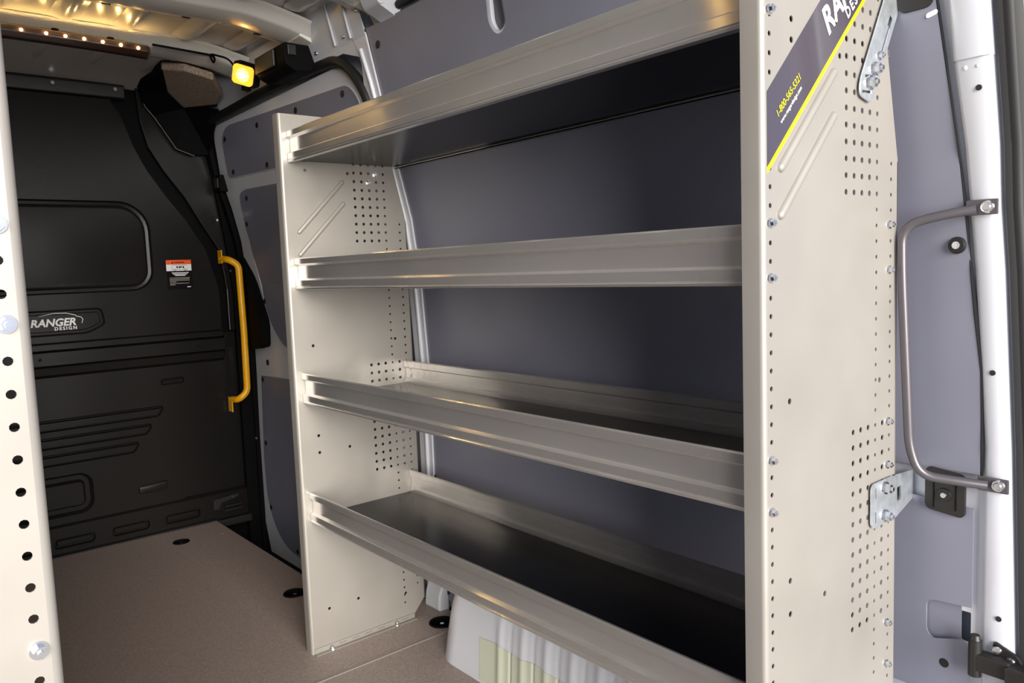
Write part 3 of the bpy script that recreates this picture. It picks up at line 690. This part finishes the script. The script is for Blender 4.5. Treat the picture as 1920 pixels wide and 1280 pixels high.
SP = empty('striker_plate', (.46, -.055, .675), 'black rounded striker plate with a round stud below the grab handle', 'striker')
ol = rr(-.088, -.023, .676, .752, .01)
add('plate_body', *solid(cdt(ol), lambda u, v, d: (.463-d, u, v-.12*(u+.055)*-1), .008), 'black', SP, bevel=.002)
for y in (-.038, -.074): add('plate_rib', *boxg(.4535, .456, y-.0008, y+.0008, .684, .742), 'matte_black', SP)
add('plate_stud', *join(cyl((.455, -.055, .709), (-1, 0, 0), .0125, .003, 24, .0115), ), 'rubber', SP)
add('stud_bolt', *join(cyl((.452, -.055, .709), (-1, 0, 0), .0052, .002, 18, .0045)), 'bolt', SP)
BT = add('storage_recess', *solid(cdt(rr(-.062, -.006, 1.518, 1.62, .014)), lambda u, v, d: (W(v)-.003+d, u, v), .004), 'black', bevel=.002)
tag(BT, 'black rounded recess tray at the top of the rear liner', 'tray')
WS = add('slot_plug', *solid(cdt(rr(-.066, -.049, 1.5035, 1.511, .0036)), lambda u, v, d: (W(v)-.0015+d, u, v-.25*(u+.057)), .002), 'white_ink')
tag(WS, 'small white slot below the black tray on the rear liner', 'slot')

HG = empty('hinge', (.46, -.14, .40)); HG['label'] = 'black rear door hinge arm'; HG.parent = RP; HG.location = WO[HG]-org(RP)
hx, hy = .458, -.112
add('hinge_barrel', *join(cyl((hx-.012, hy, .405), (0, 0, 1), .0105, .064, 20), cyl((hx-.012, hy, .469), (0, 0, 1), .0095, .008, 20, .007)), 'black', HG, smooth=40)
add('hinge_arm', *join(boxg(hx-.022, hx+.004, hy-.055, hy-.002, .416, .448), boxg(hx-.030, hx+.002, hy-.14, hy-.050, .385, .444)), 'black', HG, bevel=.004)
add('hinge_plate', *solid(cdt(rpoly([(-.135, .452, .012), (-.135, .472, .012), (-.178, .452, .014), (-.182, .424, .01)], 4)), lambda u, v, d: (.4575+d, u, v), .006), 'black', HG, bevel=.002)
for y, z in ((-.142, .456), (-.162, .443)):
    add('hinge_bolt', *cyl((.457, y, z), (-1, 0, 0), .0075, .004, 18, .006), 'bolt', HG)

# ------------------------------------------------------------------ yellow handle
YH = empty('grab_handle', (.37, 3.02, .5), 'yellow tubular grab handle on the black bulkhead edge', 'grab handle')
yp = smoothpath([(.352, 3.055, 1.222), (.362, 2.99, 1.216), (.400, 2.98, 1.19), (.404, 2.98, .886), (.400, 2.98, .60), (.36, 2.985, .568), (.352, 3.055, .562)], .05, 7)
add('handle_tube', *tubeg(yp, .0155, 14), 'yellow', YH, smooth=60)
for z0, z1 in ((1.20, 1.262), (.505, .575)):
    t = add('handle_bracket', *boxg(.343, .347, 3.03, 3.079, z0, z1), 'yellow', YH, bevel=.001)
    inst('screw', SCREW, (.3475, 3.05, z1-.012 if z0 > 1 else z0+.012), t, (0, 0, PI/2)).scale = (.8,)*3
# door catch
DC = empty('door_catch', (.42, 2.92, .8), 'black moulded door catch cover behind the yellow handle', 'door catch')
V, F = solid(cdt(rpoly([(3.02, 1.225), (2.94, 1.14, .03), (2.83, .92, .03), (2.84, .815, .02), (2.93, .80), (3.05, .80), (3.05, 1.225)])), lambda u, v, d: (.425+d, u, v), .045)
add('catch_cover', V, F, 'matte_black', DC, bevel=.006)
add('catch_insert', *boxg(.422, .426, 2.845, 2.90, .90, 1.03), 'seam', DC) if False else None
DL = empty('door_stop', (.37, 3.02, 1.5), 'small black door stop block on the front edge of the sliding door', 'door stop')
add('stop_block', *boxg(.345, .385, 2.99, 3.055, 1.525, 1.60), 'matte_black', DL, bevel=.004)
add('stop_pad', *boxg(.337, .345, 3.0, 3.045, 1.54, 1.585), 'rubber', DL, bevel=.002)

# ------------------------------------------------------------------ lamps
LB = empty('light_bar', (-.25, 2.36, 1.93), 'amber LED light bar fixed under the front roof bow', 'light bar')
XL = [-.70, -.63, -.559, -.488, -.419, -.364, -.309, -.253, -.197, -.142]
def barx(x): return 1.948-.008*max(0, (x+.40)/.30)**2
xs = [-.74, -.73, -.6, -.5, -.4, -.3, -.2, -.15, -.108, -.10]
V, F = [], []; pr = [(2.350, .010), (2.340, .004), (2.338, -.014), (2.350, -.032), (2.366, -.036), (2.40, -.026), (2.40, .008)]
for i, x in enumerate(xs):
    e = .55 if i == len(xs)-1 or i == 0 else 1
    V += [(x, 2.355+(y-2.355)*e, barx(x)+z*e) for y, z in pr]
k = len(pr)
for i in range(len(xs)-1):
    for j in range(k): F.append((i*k+j, i*k+(j+1) % k, (i+1)*k+(j+1) % k, (i+1)*k+j))
F += [tuple(range(k)), tuple(range((len(xs)-1)*k, len(xs)*k))[::-1]]
hb = add('bar_housing', V, F, 'lightbar', LB, bevel=.003, smooth=40)
LEDM = None
for x in XL:
    c = Vector((x, 2.337, barx(x)-.009)); V, F = [], []
    if LEDM is None:
        for i in range(7):
            for k_ in range(10):
                a = PI*i/6; V.append(Vector((math.sin(a)*math.cos(2*PI*k_/10), math.sin(a)*math.sin(2*PI*k_/10), math.cos(a)))*.0045)
        for i in range(6):
            for k_ in range(10): F.append((i*10+k_, i*10+(k_+1) % 10, (i+1)*10+(k_+1) % 10, (i+1)*10+k_))
        LEDM = bpy.data.meshes.new('led'); LEDM.from_pydata([tuple(v) for v in V], [], F); LEDM.materials.append(MATS['led'])
    inst('led', LEDM, c, LB)
for x in (-.39, -.225): add('bar_clip', *cyl((x, 2.352, barx(x)+.009), (0, 0, 1), .011, .004, 14), 'matte_black', LB)

def work_light(c, fw, label, cable):
    WKL = empty('work_light', (c[0], c[1], c[2]-.035), label, 'lamp')
    c = Vector(c); fw = Vector(fw).normalized(); sx = fw.cross(Vector((0, 0, 1))).normalized(); sz = sx.cross(fw)
    R3 = Matrix((sx, fw, sz)).transposed() @ Matrix.Rotation(math.radians(-20), 3, 'Y')
    def loc(g, o): return [o+R3@Vector(v) for v in g[0]], g[1]
    add('lamp_housing', *loc(boxg(-.045, .045, -.05, 0, -.04, .04), c), 'matte_black', WKL, bevel=.01)
    V, F = solid(cdt(rr(-.038, .038, -.034, .034, .014)), lambda u, v, d: (u, d, v), .008)
    add('lamp_lens', *loc((V, F), c+fw*.001), 'lens_amber', WKL, bevel=.003)
    add('lamp_reflector', *loc((cyl((0, .0088, 0), (0, 1, 0), .024, .001, 24)), c), 'lamp_glow', WKL)
    add('lamp_core', *loc(([Vector(v) for v in cyl((0, .0095, 0), (0, 1, 0), .011, .0015, 16)[0]], cyl((0, 0, 0), (0, 1, 0), .012, .002, 16)[1]), c), 'lamp_core', WKL)
    for q in range(-3, 4):
        if q: add('lens_rib', *loc(boxg(-.032, .032, .008, .0105, q*.009-.0012, q*.009+.0012), c), 'lens_amber', WKL)
    add('lamp_bracket', *loc(boxg(-.012, .012, -.05, -.02, -.06, -.038), c), 'matte_black', WKL)
    add('lamp_cable', *tubeg(smoothpath([c+Vector((.0, .06, .03))]+cable, .05, 6), .004, 6), 'matte_black', WKL)
work_light((.168, 2.20, 1.853), (-.72, -.62, -.32), 'small square lit amber work light beside the black control box', [(.15, 2.28, 1.925), (.10, 2.34, 1.95), (.12, 2.35, 1.915), (.13, 2.36, 1.95), (-.09, 2.352, 1.956)])
work_light((-1.02, .80, 1.86), (.80, -.30, -.40), 'square amber work light on the roof rail above the opposite shelving', [(-1.06, .86, 1.92), (-1.08, .95, 1.955)])

BX = empty('control_box', (.22, 2.02, 1.8), 'black plastic control box on the rail above the sliding door', 'box')
V, F = prismy(rpoly([(.185, 1.90, .01), (.188, 1.83, .015), (.225, 1.81, .01), (.31, 1.82), (.29, 1.90)]), 1.895, 2.13)
add('box_body', V, F, 'matte_black', BX, bevel=.004)
add('box_cover', *boxg(.176, .187, 1.965, 2.12, 1.835, 1.893), 'black', BX, bevel=.006)
add('box_socket', *boxg(.195, .225, 1.885, 1.897, 1.858, 1.892), 'black', BX, bevel=.003)
